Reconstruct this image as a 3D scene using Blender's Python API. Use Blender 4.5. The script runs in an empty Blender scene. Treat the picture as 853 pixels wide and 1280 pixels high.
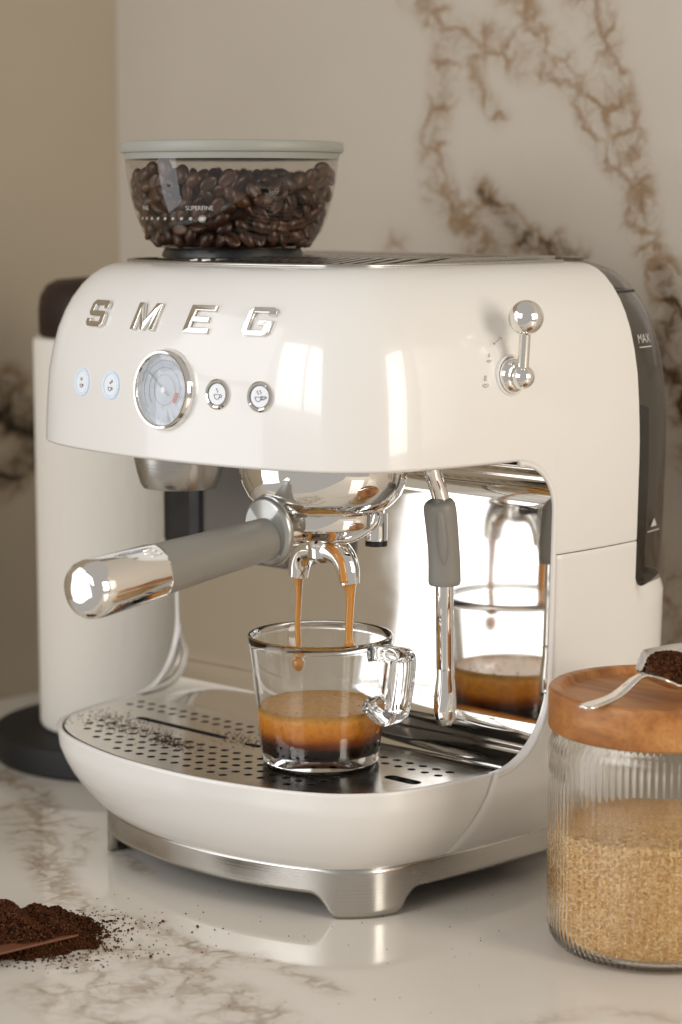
import bpy, bmesh, math, random
import numpy as np
from math import sin, cos, pi, radians, sqrt, atan
from mathutils import Vector, Matrix

random.seed(7); rng = np.random.default_rng(7)
scene = bpy.context.scene
col = scene.collection

# ------------------------------------------------------------------ camera
FPX, CXP, CYP, HOR = 2772.0, 426.5, 640.0, 250.0          # photo is 853 x 1280
YAW = 0.7525
PITCH = atan((CYP - HOR) / FPX)
CAM = np.array([0.9177, -0.8496, 0.3991])
Rv = np.array([cos(YAW), sin(YAW), 0.0]); F0 = np.array([-sin(YAW), cos(YAW), 0.0])
Fv = F0 * cos(PITCH) + np.array([0, 0, -sin(PITCH)]); Uv = np.cross(Rv, Fv)
def at(px, py, ax, val):
    """photo pixel -> point on the plane  coordinate[ax] = val"""
    r = Rv * (px - CXP) / FPX - Uv * (py - CYP) / FPX + Fv
    return CAM + r * ((val - CAM[ax]) / r[ax])
cd = bpy.data.cameras.new('camera'); cam = bpy.data.objects.new('camera', cd); col.objects.link(cam)
cd.sensor_fit = 'VERTICAL'; cd.sensor_height = 36.0; cd.sensor_width = 24.0
cd.lens = FPX / 1280 * 36.0
cd.clip_start = 0.05; cd.clip_end = 50
cam.location = CAM
cam.rotation_euler = (pi / 2 - PITCH, 0, YAW)
cd.dof.use_dof = True; cd.dof.focus_distance = 1.235; cd.dof.aperture_fstop = 5.6
scene.camera = cam

# ------------------------------------------------------------------ world, lamps, exposure
w = bpy.data.worlds.new('World'); scene.world = w; w.use_nodes = True
bg = w.node_tree.nodes['Background']; bg.inputs[0].default_value = (1.0, 0.953, 0.893, 1); bg.inputs[1].default_value = 0.39
def area(name, loc, target, sx, sy, power, colr):
    ld = bpy.data.lights.new(name, 'AREA'); ld.shape = 'RECTANGLE'; ld.size = sx; ld.size_y = sy
    ld.energy = power; ld.color = colr
    o = bpy.data.objects.new(name, ld); col.objects.link(o); o.location = loc
    o.rotation_euler = (Vector(target) - Vector(loc)).to_track_quat('-Z', 'Y').to_euler()
    return o
# daylight from the glazing in front of the machine's left (panes with bars between) and from a window on its right
WA = Vector((-1.00, -1.25, 0.55)); tA = Vector((0.05, 0.0, 0.55)); fA = (tA - WA).normalized()
sA = fA.cross(Vector((0, 0, 1))).normalized()
for i in range(1):
    for j in range(2):
        p = WA + Vector((0, 0, (j - .5) * 1.0))
        area('window_light', p, p + fA, 1.18, 0.94, 5.8, (0.96, 0.975, 1.0))
area('side_window_light', (1.45, 0.08, 0.55), (0.1, 0.06, 0.30), 0.45, 0.7, 7.5, (1.0, 0.91, 0.80))
for i in range(2):                       # two soft lamps added in front to brighten the paper roll
    area('front_fill_light', (-0.35 + .62 * i, -2.25, 0.95), (-0.35 + .62 * i, 0, 0.75), 0.56, 1.1, 9.5, (0.98, 0.98, 1.0))
scene.view_settings.view_transform = 'Standard'; scene.view_settings.look = 'None'
scene.view_settings.exposure = 0.2; scene.view_settings.gamma = 1.0
cy = scene.cycles
cy.use_denoising = True; cy.max_bounces = 18; cy.transmission_bounces = 16; cy.glossy_bounces = 10
cy.diffuse_bounces = 5; cy.transparent_max_bounces = 24; cy.sample_clamp_indirect = 6.0; cy.blur_glossy = 0.3

# ------------------------------------------------------------------ helpers
def link(o, parent=None):
    col.objects.link(o)
    if parent is not None:
        o.parent = parent
        if parent.type == 'EMPTY': o.matrix_parent_inverse = Matrix.Translation(-parent.location)
    return o
def thing(name, label, cat, loc, group=None):
    o = bpy.data.objects.new(name, None); o.location = loc; o.empty_display_size = .02
    col.objects.link(o); tag(o, label, cat, group); return o
def tag(o, label=None, cat=None, group=None, kind=None):
    if label: o['label'] = label
    if cat: o['category'] = cat
    if group: o['group'] = group
    if kind: o['kind'] = kind
    return o
def mesh(name, v, f, mat, parent=None, smooth=True, merge=None, solid=None, bevel=None, auto=None):
    me = bpy.data.meshes.new(name); me.from_pydata([tuple(map(float, p)) for p in v], [], [tuple(int(i) for i in q) for q in f])
    if merge:
        bm = bmesh.new(); bm.from_mesh(me); bmesh.ops.remove_doubles(bm, verts=bm.verts, dist=merge)
        bmesh.ops.dissolve_degenerate(bm, edges=bm.edges, dist=merge)
        bmesh.ops.recalc_face_normals(bm, faces=bm.faces); bm.to_mesh(me); bm.free()
    me.update(); me.polygons.foreach_set('use_smooth', [smooth] * len(me.polygons))
    if auto is not None and smooth:
        try: me.set_sharp_from_angle(angle=radians(auto))
        except Exception: pass
    me.materials.append(mat)
    o = bpy.data.objects.new(name, me); link(o, parent)
    if solid:
        m = o.modifiers.new('thickness', 'SOLIDIFY'); m.thickness = solid[0]; m.offset = solid[1]; m.use_even_offset = False
    if bevel:
        m = o.modifiers.new('edge', 'BEVEL'); m.width = bevel; m.segments = 3; m.limit_method = 'ANGLE'; m.angle_limit = radians(40)
    return o
def gridfaces(nr, nc, closed=False, off=0, flip=False):
    f = []
    for r in range(nr - 1):
        for c in range(nc if closed else nc - 1):
            a = off + r * nc + c; b = off + r * nc + (c + 1) % nc
            q = (a, b, b + nc, a + nc)
            f.append(q[::-1] if flip else q)
    return f
def frame(origin, n, up=(0, 0, 1)):
    n = Vector(n).normalized(); u = Vector(up); x = u.cross(n)
    if x.length < 1e-5: x = Vector((1, 0, 0))
    x.normalize(); y = n.cross(x)
    M = Matrix.Identity(4)
    for i in range(3): M[i][0] = x[i]; M[i][1] = y[i]; M[i][2] = n[i]; M[i][3] = origin[i]
    return M
def lathe_data(prof, n=64, M=None, closed_ends=True):
    v, f = [], []
    for r, z in prof:
        for k in range(n):
            a = 2 * pi * k / n; v.append((r * cos(a), r * sin(a), z))
    f = gridfaces(len(prof), n, True)
    if closed_ends:
        if prof[0][0] > 1e-6: f.append(tuple(range(n))[::-1])
        if prof[-1][0] > 1e-6: f.append(tuple(range((len(prof) - 1) * n, len(prof) * n)))
    if M is not None: v = [tuple(M @ Vector(p)) for p in v]
    return v, f
def lathe(name, prof, mat, parent=None, n=64, M=None, loc=None, auto=35, ends=True, **k):
    if loc is not None: M = Matrix.Translation(loc)
    v, f = lathe_data(prof, n, M, ends)
    return mesh(name, v, f, mat, parent, merge=1e-6, auto=auto, **k)
def tube_data(path, radii, n=16, cap=True, sq=None):
    P = [Vector(p) for p in path]; v = []
    if not hasattr(radii, '__len__'): radii = [radii] * len(P)
    t0 = (P[1] - P[0]).normalized(); u = Vector((0, 0, 1)) if abs(t0.z) < .9 else Vector((1, 0, 0))
    x = (u - t0 * u.dot(t0)).normalized()
    for i, p in enumerate(P):
        t = (P[min(i + 1, len(P) - 1)] - P[max(i - 1, 0)]).normalized()
        x = (x - t * x.dot(t)).normalized(); y = t.cross(x)
        for k in range(n):
            a = 2 * pi * k / n; v.append(tuple(p + (x * cos(a) + y * sin(a)) * radii[i]))
    f = gridfaces(len(P), n, True)
    if cap: f += [tuple(range(n))[::-1], tuple(range((len(P) - 1) * n, len(P) * n))]
    return v, f
def tube(name, path, radii, mat, parent=None, n=16, **k):
    v, f = tube_data(path, radii, n); return mesh(name, v, f, mat, parent, merge=1e-7, auto=50, **k)
def join(*parts):
    V, Fc = [], []
    for v, f in parts:
        o = len(V); V += list(v); Fc += [tuple(i + o for i in q) for q in f]
    return V, Fc
def box_data(x0, x1, y0, y1, z0, z1):
    v = [(x, y, z) for z in (z0, z1) for y in (y0, y1) for x in (x0, x1)]
    return v, [(0, 2, 3, 1), (4, 5, 7, 6), (0, 1, 5, 4), (2, 6, 7, 3), (0, 4, 6, 2), (1, 3, 7, 5)]
def smooth_path(pts, n=10):
    P = [np.array(p, float) for p in pts]; P = [2 * P[0] - P[1]] + P + [2 * P[-1] - P[-2]]; o = []
    for i in range(1, len(P) - 2):
        for k in range(n):
            t = k / n; a, b, c, d = P[i - 1:i + 3]
            o.append(.5 * (2 * b + (c - a) * t + (2 * a - 5 * b + 4 * c - d) * t * t + (3 * b - a - 3 * c + d) * t ** 3))
    o.append(P[-2]); return o

# ------------------------------------------------------------------ materials
def nm(name):
    m = bpy.data.materials.new(name); m.use_nodes = True
    nt = m.node_tree; b = nt.nodes['Principled BSDF']; return m, nt, b
def N(nt, t, **k):
    n = nt.nodes.new(t)
    for a, v in k.items(): setattr(n, a, v)
    return n
def simple(name, c, rough=.5, metal=0., coat=0., trans=0., ior=1.45, bump=None, sss=0., rvar=None, emit=None):
    m, nt, b = nm(name); L = nt.links.new
    b.inputs['Base Color'].default_value = (*c, 1); b.inputs['Roughness'].default_value = rough
    b.inputs['Metallic'].default_value = metal; b.inputs['Coat Weight'].default_value = coat
    b.inputs['Coat Roughness'].default_value = .04
    b.inputs['Transmission Weight'].default_value = trans; b.inputs['IOR'].default_value = ior
    if sss:
        b.inputs['Subsurface Weight'].default_value = sss; b.inputs['Subsurface Radius'].default_value = (.004, .002, .001)
        b.inputs['Subsurface Scale'].default_value = .5
    if emit: b.inputs['Emission Color'].default_value = (*emit[0], 1); b.inputs['Emission Strength'].default_value = emit[1]
    tc = N(nt, 'ShaderNodeTexCoord')
    if bump:
        mp = N(nt, 'ShaderNodeMapping'); L(tc.outputs['Object'], mp.inputs[0])
        if len(bump) > 2: mp.inputs['Scale'].default_value = bump[2]
        ns = N(nt, 'ShaderNodeTexNoise'); ns.inputs['Scale'].default_value = bump[0]; ns.inputs['Detail'].default_value = 4
        L(mp.outputs[0], ns.inputs[0]); bp = N(nt, 'ShaderNodeBump'); bp.inputs['Strength'].default_value = bump[1]; bp.inputs['Distance'].default_value = .001
        L(ns.outputs[0], bp.inputs['Height']); L(bp.outputs[0], b.inputs['Normal'])
    if rvar:
        ns2 = N(nt, 'ShaderNodeTexNoise'); ns2.inputs['Scale'].default_value = rvar[0]; ns2.inputs['Detail'].default_value = 5
        mp2 = N(nt, 'ShaderNodeMapping'); L(tc.outputs['Object'], mp2.inputs[0])
        if len(rvar) > 3: mp2.inputs['Scale'].default_value = rvar[3]
        L(mp2.outputs[0], ns2.inputs[0])
        mr = N(nt, 'ShaderNodeMapRange'); mr.inputs[1].default_value = .35; mr.inputs[2].default_value = .7
        mr.inputs[3].default_value = rvar[1]; mr.inputs[4].default_value = rvar[2]; L(ns2.outputs[0], mr.inputs[0]); L(mr.outputs[0], b.inputs['Roughness'])
    return m
M_cream = simple('cream_enamel', (.80, .778, .742), .22, coat=.6, rvar=(30, .18, .26))
M_chrome = simple('chrome', (.86, .84, .81), .04, 1., rvar=(60, .02, .08))
M_mirror = simple('mirror_steel', (.88, .86, .83), .05, 1., rvar=(25, .03, .085))
M_steel = simple('brushed_steel', (.50, .485, .455), .25, 1., bump=(9, .06, (1, 1, 120)), rvar=(18, .16, .34))
M_plate = simple('tray_steel', (.80, .775, .73), .2, 1., bump=(12, .04, (90, 1, 1)), rvar=(40, .13, .26))
M_letter = simple('letter_chrome', (.78, .76, .72), .12, 1.)
M_greyrub = simple('grey_handle', (.235, .222, .195), .45, bump=(900, .08), rvar=(60, .38, .52))
M_greylid = simple('grey_lid', (.33, .33, .29), .45, rvar=(60, .4, .5))
M_collar2 = simple('dark_satin', (.16, .15, .135), .32, .4)
M_collar = simple('satin_collar', (.42, .42, .40), .28, .7)
M_black = simple('black_plastic', (.012, .011, .010), .4, rvar=(50, .3, .5))
M_darkgap = simple('dark_inside', (.02, .018, .016), .6)
M_blackbase = simple('black_base', (.006, .006, .006), .6, bump=(300, .1))
M_white = simple('white_face', (.85, .87, .9), .3)
M_ink = simple('grey_ink', (.16, .15, .14), .5)
M_whiteink = simple('white_ink', (.55, .53, .50), .5)
M_red = simple('red_ink', (.65, .12, .08), .5)
M_blueglow = simple('lit_ring', (.60, .70, .82), .3, emit=((.70, .84, 1.0), .12))
M_post = simple('post_steel', (.5, .5, .5), .3, 1.)
M_glass = simple('clear_glass', (.98, .985, .98), 0., trans=1., ior=1.47)
M_jarglass = simple('jar_glass', (.985, .985, .975), 0., trans=1., ior=1.42)
M_paper = simple('paper', (.79, .745, .67), .9, bump=(160, .5), sss=.0)
M_cap = simple('dark_walnut', (.022, .009, .005), .55, coat=.0, bump=(40, .1, (1, 1, 12)))
def thin_glass(name, tint, refl=1.0):
    m = bpy.data.materials.new(name); m.use_nodes = True; nt = m.node_tree; nt.nodes.clear(); L = nt.links.new
    out = N(nt, 'ShaderNodeOutputMaterial'); mix = N(nt, 'ShaderNodeMixShader'); tr = N(nt, 'ShaderNodeBsdfTransparent'); gl = N(nt, 'ShaderNodeBsdfGlossy')
    tr.inputs[0].default_value = (*tint, 1); gl.inputs['Roughness'].default_value = .02; gl.inputs[0].default_value = (1, 1, 1, 1)
    lw = N(nt, 'ShaderNodeLayerWeight'); lw.inputs[0].default_value = .5
    pw = N(nt, 'ShaderNodeMath', operation='POWER'); pw.inputs[1].default_value = 4.5; L(lw.outputs['Facing'], pw.inputs[0])
    fr = N(nt, 'ShaderNodeMath', operation='MULTIPLY_ADD'); fr.inputs[1].default_value = .9; fr.inputs[2].default_value = .06; L(pw.outputs[0], fr.inputs[0])
    L(fr.outputs[0], mix.inputs[0]); L(tr.outputs[0], mix.inputs[1]); L(gl.outputs[0], mix.inputs[2]); L(mix.outputs[0], out.inputs[0]); return m
M_hopper = thin_glass('hopper_plastic', (.86, .84, .81))
M_tank = thin_glass('smoked_plastic', (.60, .575, .55))
M_dialglass = thin_glass('dial_glass', (.95, .96, .97))

def ramp(nt, stops):
    r = N(nt, 'ShaderNodeValToRGB'); e = r.color_ramp.elements
    while len(e) > 2: e.remove(e[-1])
    for i, (p, c) in enumerate(stops):
        if i < 2: e[i].position = p; el = e[i]
        else: el = e.new(p)
        el.color = (*c, 1)
    return r
def marble(name, base, base2, vein, dark, scale=1., rough=.12, spec=.5):
    m, nt, b = nm(name); L = nt.links.new
    tc = N(nt, 'ShaderNodeTexCoord')
    dn = N(nt, 'ShaderNodeTexNoise'); dn.inputs['Scale'].default_value = 14 * scale; dn.inputs['Detail'].default_value = 5; dn.inputs['Roughness'].default_value = .6
    L(tc.outputs['Object'], dn.inputs[0])
    sub = N(nt, 'ShaderNodeVectorMath', operation='SUBTRACT'); sub.inputs[1].default_value = (.5, .5, .5); L(dn.outputs['Color'], sub.inputs[0])
    sc = N(nt, 'ShaderNodeVectorMath', operation='SCALE'); sc.inputs['Scale'].default_value = .075 / scale; L(sub.outputs[0], sc.inputs[0])
    ad = N(nt, 'ShaderNodeVectorMath', operation='ADD'); L(tc.outputs['Object'], ad.inputs[0]); L(sc.outputs[0], ad.inputs[1])
    def vor(s, w0, w1):
        v = N(nt, 'ShaderNodeTexVoronoi', feature='DISTANCE_TO_EDGE'); v.inputs['Scale'].default_value = s; L(ad.outputs[0], v.inputs['Vector'])
        r = N(nt, 'ShaderNodeMapRange', interpolation_type='SMOOTHSTEP'); r.inputs[1].default_value = w0; r.inputs[2].default_value = w1; r.inputs[3].default_value = 1; r.inputs[4].default_value = 0
        L(v.outputs['Distance'], r.inputs[0]); return r
    v1 = vor(36 * scale, .01, .15); v2 = vor(80 * scale, .0, .16)
    at_ = N(nt, 'ShaderNodeAttribute', attribute_name='vein')
    fine = N(nt, 'ShaderNodeTexNoise'); fine.inputs['Scale'].default_value = 55 * scale; fine.inputs['Detail'].default_value = 6; L(ad.outputs[0], fine.inputs[0])
    mx = N(nt, 'ShaderNodeMath', operation='MULTIPLY_ADD'); L(v2.outputs[0], mx.inputs[0]); mx.inputs[1].default_value = .45; L(v1.outputs[0], mx.inputs[2])
    fr_ = N(nt, 'ShaderNodeMapRange'); fr_.inputs[1].default_value = .3; fr_.inputs[2].default_value = .7; fr_.inputs[3].default_value = .35; fr_.inputs[4].default_value = 1.0; L(fine.outputs[0], fr_.inputs[0])
    net = N(nt, 'ShaderNodeMath', operation='MULTIPLY', use_clamp=True); L(mx.outputs[0], net.inputs[0]); L(fr_.outputs[0], net.inputs[1])
    gate = N(nt, 'ShaderNodeMapRange', interpolation_type='SMOOTHSTEP'); gate.inputs[1].default_value = .08; gate.inputs[2].default_value = .75; L(at_.outputs['Fac'], gate.inputs[0])
    line = N(nt, 'ShaderNodeMath', operation='MULTIPLY', use_clamp=True); L(net.outputs[0], line.inputs[0]); L(gate.outputs[0], line.inputs[1])
    hz = N(nt, 'ShaderNodeMath', operation='MULTIPLY', use_clamp=True); hz.inputs[1].default_value = .42
    hz0 = N(nt, 'ShaderNodeMath', operation='MULTIPLY'); L(at_.outputs['Fac'], hz0.inputs[0]); L(fr_.outputs[0], hz0.inputs[1]); L(hz0.outputs[0], hz.inputs[0])
    big = N(nt, 'ShaderNodeTexNoise'); big.inputs['Scale'].default_value = 5 * scale; big.inputs['Detail'].default_value = 4; L(tc.outputs['Object'], big.inputs[0])
    cb = N(nt, 'ShaderNodeMixRGB'); cb.inputs[1].default_value = (*base, 1); cb.inputs[2].default_value = (*base2, 1); L(big.outputs[0], cb.inputs[0])
    ch = N(nt, 'ShaderNodeMixRGB'); ch.inputs[2].default_value = (*vein, 1); L(hz.outputs[0], ch.inputs[0]); L(cb.outputs[0], ch.inputs[1])
    cl = N(nt, 'ShaderNodeMixRGB'); cl.inputs[2].default_value = (*vein, 1); L(line.outputs[0], cl.inputs[0]); L(ch.outputs[0], cl.inputs[1])
    dk = N(nt, 'ShaderNodeMapRange', interpolation_type='SMOOTHSTEP'); dk.inputs[1].default_value = .85; dk.inputs[2].default_value = 1.35; dk.inputs[4].default_value = 1.; L(at_.outputs['Fac'], dk.inputs[0])
    dm = N(nt, 'ShaderNodeMath', operation='MULTIPLY', use_clamp=True); L(dk.outputs[0], dm.inputs[0])
    dn2 = N(nt, 'ShaderNodeMath', operation='ADD', use_clamp=True); dn2.inputs[1].default_value = .25; L(net.outputs[0], dn2.inputs[0]); L(dn2.outputs[0], dm.inputs[1])
    fin = N(nt, 'ShaderNodeMixRGB'); fin.inputs[2].default_value = (*dark, 1); L(dm.outputs[0], fin.inputs[0]); L(cl.outputs[0], fin.inputs[1])
    L(fin.outputs[0], b.inputs['Base Color']); b.inputs['Roughness'].default_value = rough; b.inputs['Specular IOR Level'].default_value = spec
    return m
M_wall = marble('marble_wall', (.60, .54, .46), (.53, .47, .39), (.315, .21, .125), (.10, .06, .03), .95, .10)
M_wall_shaded = marble('marble_wall_shaded', (.47, .405, .31), (.41, .35, .265), (.20, .13, .07), (.025, .016, .008), .8, .12)  # same marble as the back wall; light falloff put into its darker colours
M_counter = marble('marble_counter', (.74, .70, .63), (.68, .63, .56), (.32, .235, .155), (.22, .17, .13), 1.0, .06)

def wood(name, c1, c2, c3):
    m, nt, b = nm(name); L = nt.links.new
    tc = N(nt, 'ShaderNodeTexCoord'); mp = N(nt, 'ShaderNodeMapping'); mp.inputs['Scale'].default_value = (14, 90, 60); mp.inputs['Rotation'].default_value = (0, 0, .75)
    L(tc.outputs['Object'], mp.inputs[0])
    a = N(nt, 'ShaderNodeTexNoise'); a.inputs['Scale'].default_value = 1.; a.inputs['Detail'].default_value = 6; a.inputs['Distortion'].default_value = .8; L(mp.outputs[0], a.inputs[0])
    mp2 = N(nt, 'ShaderNodeMapping'); mp2.inputs['Scale'].default_value = (60, 700, 300); mp2.inputs['Rotation'].default_value = (0, 0, .75); L(tc.outputs['Object'], mp2.inputs[0])
    g = N(nt, 'ShaderNodeTexNoise'); g.inputs['Scale'].default_value = 1.5; g.inputs['Detail'].default_value = 4; L(mp2.outputs[0], g.inputs[0])
    r = ramp(nt, [(.3, c1), (.52, c2), (.75, c3)]); L(a.outputs[0], r.inputs[0])
    mx = N(nt, 'ShaderNodeMixRGB', blend_type='MULTIPLY'); mx.inputs[0].default_value = .45; L(r.outputs[0], mx.inputs[1])
    rr = ramp(nt, [(.35, (.55, .5, .45)), (.6, (1, 1, 1))]); L(g.outputs[0], rr.inputs[0]); L(rr.outputs[0], mx.inputs[2])
    L(mx.outputs[0], b.inputs['Base Color']); b.inputs['Roughness'].default_value = .42
    bp = N(nt, 'ShaderNodeBump'); bp.inputs['Strength'].default_value = .12; bp.inputs['Distance'].default_value = .0006; L(g.outputs[0], bp.inputs['Height']); L(bp.outputs[0], b.inputs['Normal'])
    return m
M_wood = wood('acacia_wood', (.30, .105, .022), (.45, .185, .048), (.55, .26, .085))
def speckle(name, stops, scale, rough=.7, bump=.6, dist=.0008, trans=0., rand=False):
    m, nt, b = nm(name); L = nt.links.new
    tc = N(nt, 'ShaderNodeTexCoord'); v = N(nt, 'ShaderNodeTexVoronoi'); v.inputs['Scale'].default_value = scale; L(tc.outputs['Object'], v.inputs[0])
    sp = N(nt, 'ShaderNodeSeparateColor'); L(v.outputs['Color'], sp.inputs[0]); r = ramp(nt, stops); L(sp.outputs[0], r.inputs[0])
    if rand:
        oi = N(nt, 'ShaderNodeObjectInfo'); mth = N(nt, 'ShaderNodeMath', operation='MULTIPLY_ADD'); mth.inputs[1].default_value = .6; L(oi.outputs['Random'], mth.inputs[0])
        m2 = N(nt, 'ShaderNodeMath', operation='MULTIPLY'); m2.inputs[1].default_value = .4; L(sp.outputs[0], m2.inputs[0]); L(m2.outputs[0], mth.inputs[2]); L(mth.outputs[0], r.inputs[0])
    L(r.outputs[0], b.inputs['Base Color']); b.inputs['Roughness'].default_value = rough; b.inputs['Transmission Weight'].default_value = trans
    if rough > .6: b.inputs['Specular IOR Level'].default_value = .12
    if bump:
        bp = N(nt, 'ShaderNodeBump'); bp.inputs['Strength'].default_value = bump; bp.inputs['Distance'].default_value = dist; L(v.outputs['Distance'], bp.inputs['Height']); L(bp.outputs[0], b.inputs['Normal'])
    return m
M_grounds = speckle('ground_coffee', [(0., (.020, .006, .002)), (.6, (.055, .017, .005)), (1., (.10, .034, .010))], 1400, .8, .9, .001)
M_speck = speckle('coffee_speck', [(0., (.028, .009, .003)), (.6, (.075, .025, .009)), (1., (.13, .046, .016))], 500, .8, 0)
M_traygr = speckle('tray_grounds', [(0., (.07, .024, .008)), (.6, (.17, .060, .020)), (1., (.27, .105, .036))], 500, .8, 0)
M_sugar = speckle('brown_sugar', [(0., (.60, .30, .07)), (.5, (.80, .49, .17)), (1., (.93, .69, .36))], 900, .35, .5, .0006)
M_bean = speckle('roasted_bean', [(0., (.018, .006, .002)), (.5, (.050, .018, .006)), (1., (.115, .042, .014))], 350, .34, .12, .0004, rand=True)
M_slab2 = speckle('coffee_dust', [(0., (.07, .035, .02)), (.6, (.22, .15, .10)), (1., (.34, .25, .18))], 1100, .8, .8, .0008)
M_slab = simple('brown_slab', (.16, .055, .025), .45, bump=(200, .1))

# espresso: dark at the bottom, amber, then pale crema
def espresso(zlo, zhi):
    m, nt, b = nm('espresso'); L = nt.links.new
    tc = N(nt, 'ShaderNodeTexCoord'); ns = N(nt, 'ShaderNodeTexNoise'); ns.inputs['Scale'].default_value = 45; ns.inputs['Detail'].default_value = 3; L(tc.outputs['Object'], ns.inputs[0])
    sx = N(nt, 'ShaderNodeSeparateXYZ'); L(tc.outputs['Object'], sx.inputs[0])
    mr = N(nt, 'ShaderNodeMapRange'); mr.inputs[1].default_value = zlo; mr.inputs[2].default_value = zhi; L(sx.outputs[2], mr.inputs[0])
    ma = N(nt, 'ShaderNodeMath', operation='MULTIPLY_ADD'); ma.inputs[1].default_value = .22; L(ns.outputs[0], ma.inputs[0]); 
    sb = N(nt, 'ShaderNodeMath', operation='SUBTRACT'); sb.inputs[1].default_value = .11; L(mr.outputs[0], sb.inputs[0]); L(sb.outputs[0], ma.inputs[2])
    r = ramp(nt, [(0., (.012, .004, .002)), (.24, (.022, .006, .002)), (.38, (.24, .052, .004)), (.54, (.66, .235, .012)), (.80, (.82, .36, .045)), (1., (.78, .43, .12))])
    L(ma.outputs[0], r.inputs[0])
    n2 = N(nt, 'ShaderNodeTexNoise'); n2.inputs['Scale'].default_value = 300; n2.inputs['Detail'].default_value = 3; L(tc.outputs['Object'], n2.inputs[0])
    r2 = ramp(nt, [(.36, (.72, .62, .5)), (.55, (1, 1, 1))]); L(n2.outputs[0], r2.inputs[0])
    mx = N(nt, 'ShaderNodeMixRGB', blend_type='MULTIPLY'); mx.inputs[0].default_value = .5; L(r.outputs[0], mx.inputs[1]); L(r2.outputs[0], mx.inputs[2])
    L(mx.outputs[0], b.inputs['Base Color']); b.inputs['Roughness'].default_value = .34; b.inputs['Specular IOR Level'].default_value = .2
    bp = N(nt, 'ShaderNodeBump'); bp.inputs['Strength'].default_value = .12; bp.inputs['Distance'].default_value = .0006; L(n2.outputs[0], bp.inputs['Height']); L(bp.outputs[0], b.inputs['Normal'])
    return m
M_stream = simple('espresso_stream', (.58, .25, .04), .12, coat=.5, sss=.15)

# ------------------------------------------------------------------ the setting: counter and two marble walls
XL, YB, YE = -0.478, 0.373, -0.27
def dist_poly(P, poly):
    d = np.full(len(P), 9.)
    for a, b in zip(poly[:-1], poly[1:]):
        a, b = np.array(a), np.array(b); ab = b - a; t = np.clip(((P - a) @ ab) / (ab @ ab + 1e-12), 0, 1)
        d = np.minimum(d, np.linalg.norm(P - (a + t[:, None] * ab), axis=1))
    return d
def sheet(name, o, u, v, nu, nv, mat, veins, base):
    """grid sheet o + s*u + t*v with a 'vein' density attribute from polylines in (s,t) metres"""
    lu, lv = np.linalg.norm(u), np.linalg.norm(v)
    S, T = np.meshgrid(np.linspace(0, 1, nu), np.linspace(0, 1, nv))
    P = np.array(o)[None] + S.ravel()[:, None] * np.array(u)[None] + T.ravel()[:, None] * np.array(v)[None]
    q = np.stack([S.ravel() * lu, T.ravel() * lv], 1)
    dens = np.full(len(q), base)
    for poly, wd, amp in veins: dens = np.maximum(dens, amp * np.exp(-(dist_poly(q, poly) / wd) ** 2))
    ob = mesh(name, P, gridfaces(nv, nu), mat, smooth=False); ob['kind'] = 'structure'
    a = ob.data.attributes.new('vein', 'FLOAT', 'POINT'); a.data.foreach_set('value', dens.astype(np.float32))
    return ob
def wpts(pts): return [(lambda p: (p[0] - XL, p[2]))(at(x, y, 1, YB)) for x, y in pts]
vw = [(wpts([(515, -30), (560, 40), (556, 110), (540, 180), (548, 240), (585, 285), (610, 320)]), .0065, .95),
      (wpts([(560, 40), (610, 52), (680, 75), (720, 108), (765, 140), (790, 200), (800, 280), (828, 345), (845, 390)]), .0065, .85),
      (wpts([(640, -30), (675, 45), (722, 105)]), .006, .7), (wpts([(735, -30), (755, 40), (772, 110), (790, 180), (804, 270)]), .006, .95),
      (wpts([(590, 60), (600, 115), (625, 145)]), .004, .8), (wpts([(720, 105), (733, 165), (768, 215), (800, 250)]), .003, .9),
      (wpts([(600, 240), (632, 272), (655, 303), (690, 310), (720, 320)]), .005, 1.25), (wpts([(655, 300), (680, 312), (700, 310)]), .005, 1.6),
      (wpts([(828, 345), (845, 390), (822, 430), (850, 500), (880, 560)]), .0065, 1.35), (wpts([(620, 55), (650, 95), (700, 90)]), .004, .7),
      (wpts([(490, 305), (500, 312)]), .006, .5), (wpts([(835, 720), (845, 800), (850, 900)]), .010, .55),
      (wpts([(515, -30), (440, -120), (330, -260)]), .01, .8), (wpts([(640, -30), (600, -200), (700, -400)]), .01, .8), (wpts([(735, -30), (760, -200), (900, -420)]), .012, .9),
      (wpts([(880, 560), (1000, 700), (1300, 760)]), .012, .9), (wpts([(330, 700), (360, 800)]), .01, .7), (wpts([(250, 660), (330, 900)]), .012, .6)]
sheet('wall_back', (XL, YB, -.02), (1.6, 0, 0), (0, 0, 1.05), 321, 211, M_wall, [([(a, b + .02) for a, b in p], wd * 2.2, am * 1.05) for p, wd, am in vw], .05)
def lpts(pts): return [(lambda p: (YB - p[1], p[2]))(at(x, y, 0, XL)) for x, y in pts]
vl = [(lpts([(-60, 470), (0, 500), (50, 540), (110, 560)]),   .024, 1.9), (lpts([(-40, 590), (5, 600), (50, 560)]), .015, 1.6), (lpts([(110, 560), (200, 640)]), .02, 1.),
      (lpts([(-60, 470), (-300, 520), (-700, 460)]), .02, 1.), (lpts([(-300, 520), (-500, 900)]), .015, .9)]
sheet('wall_left', (XL, YB, -.02), (0, -.45 - YB, 0), (0, 0, 1.05), 129, 211, M_wall_shaded, [([(a, b + .02) for a, b in p], wd, am) for p, wd, am in vl], .03)
def cpts(pts): return [(lambda p: (p[0] - XL, p[1] - YE))(at(x, y, 2, 0)) for x, y in pts]
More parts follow.
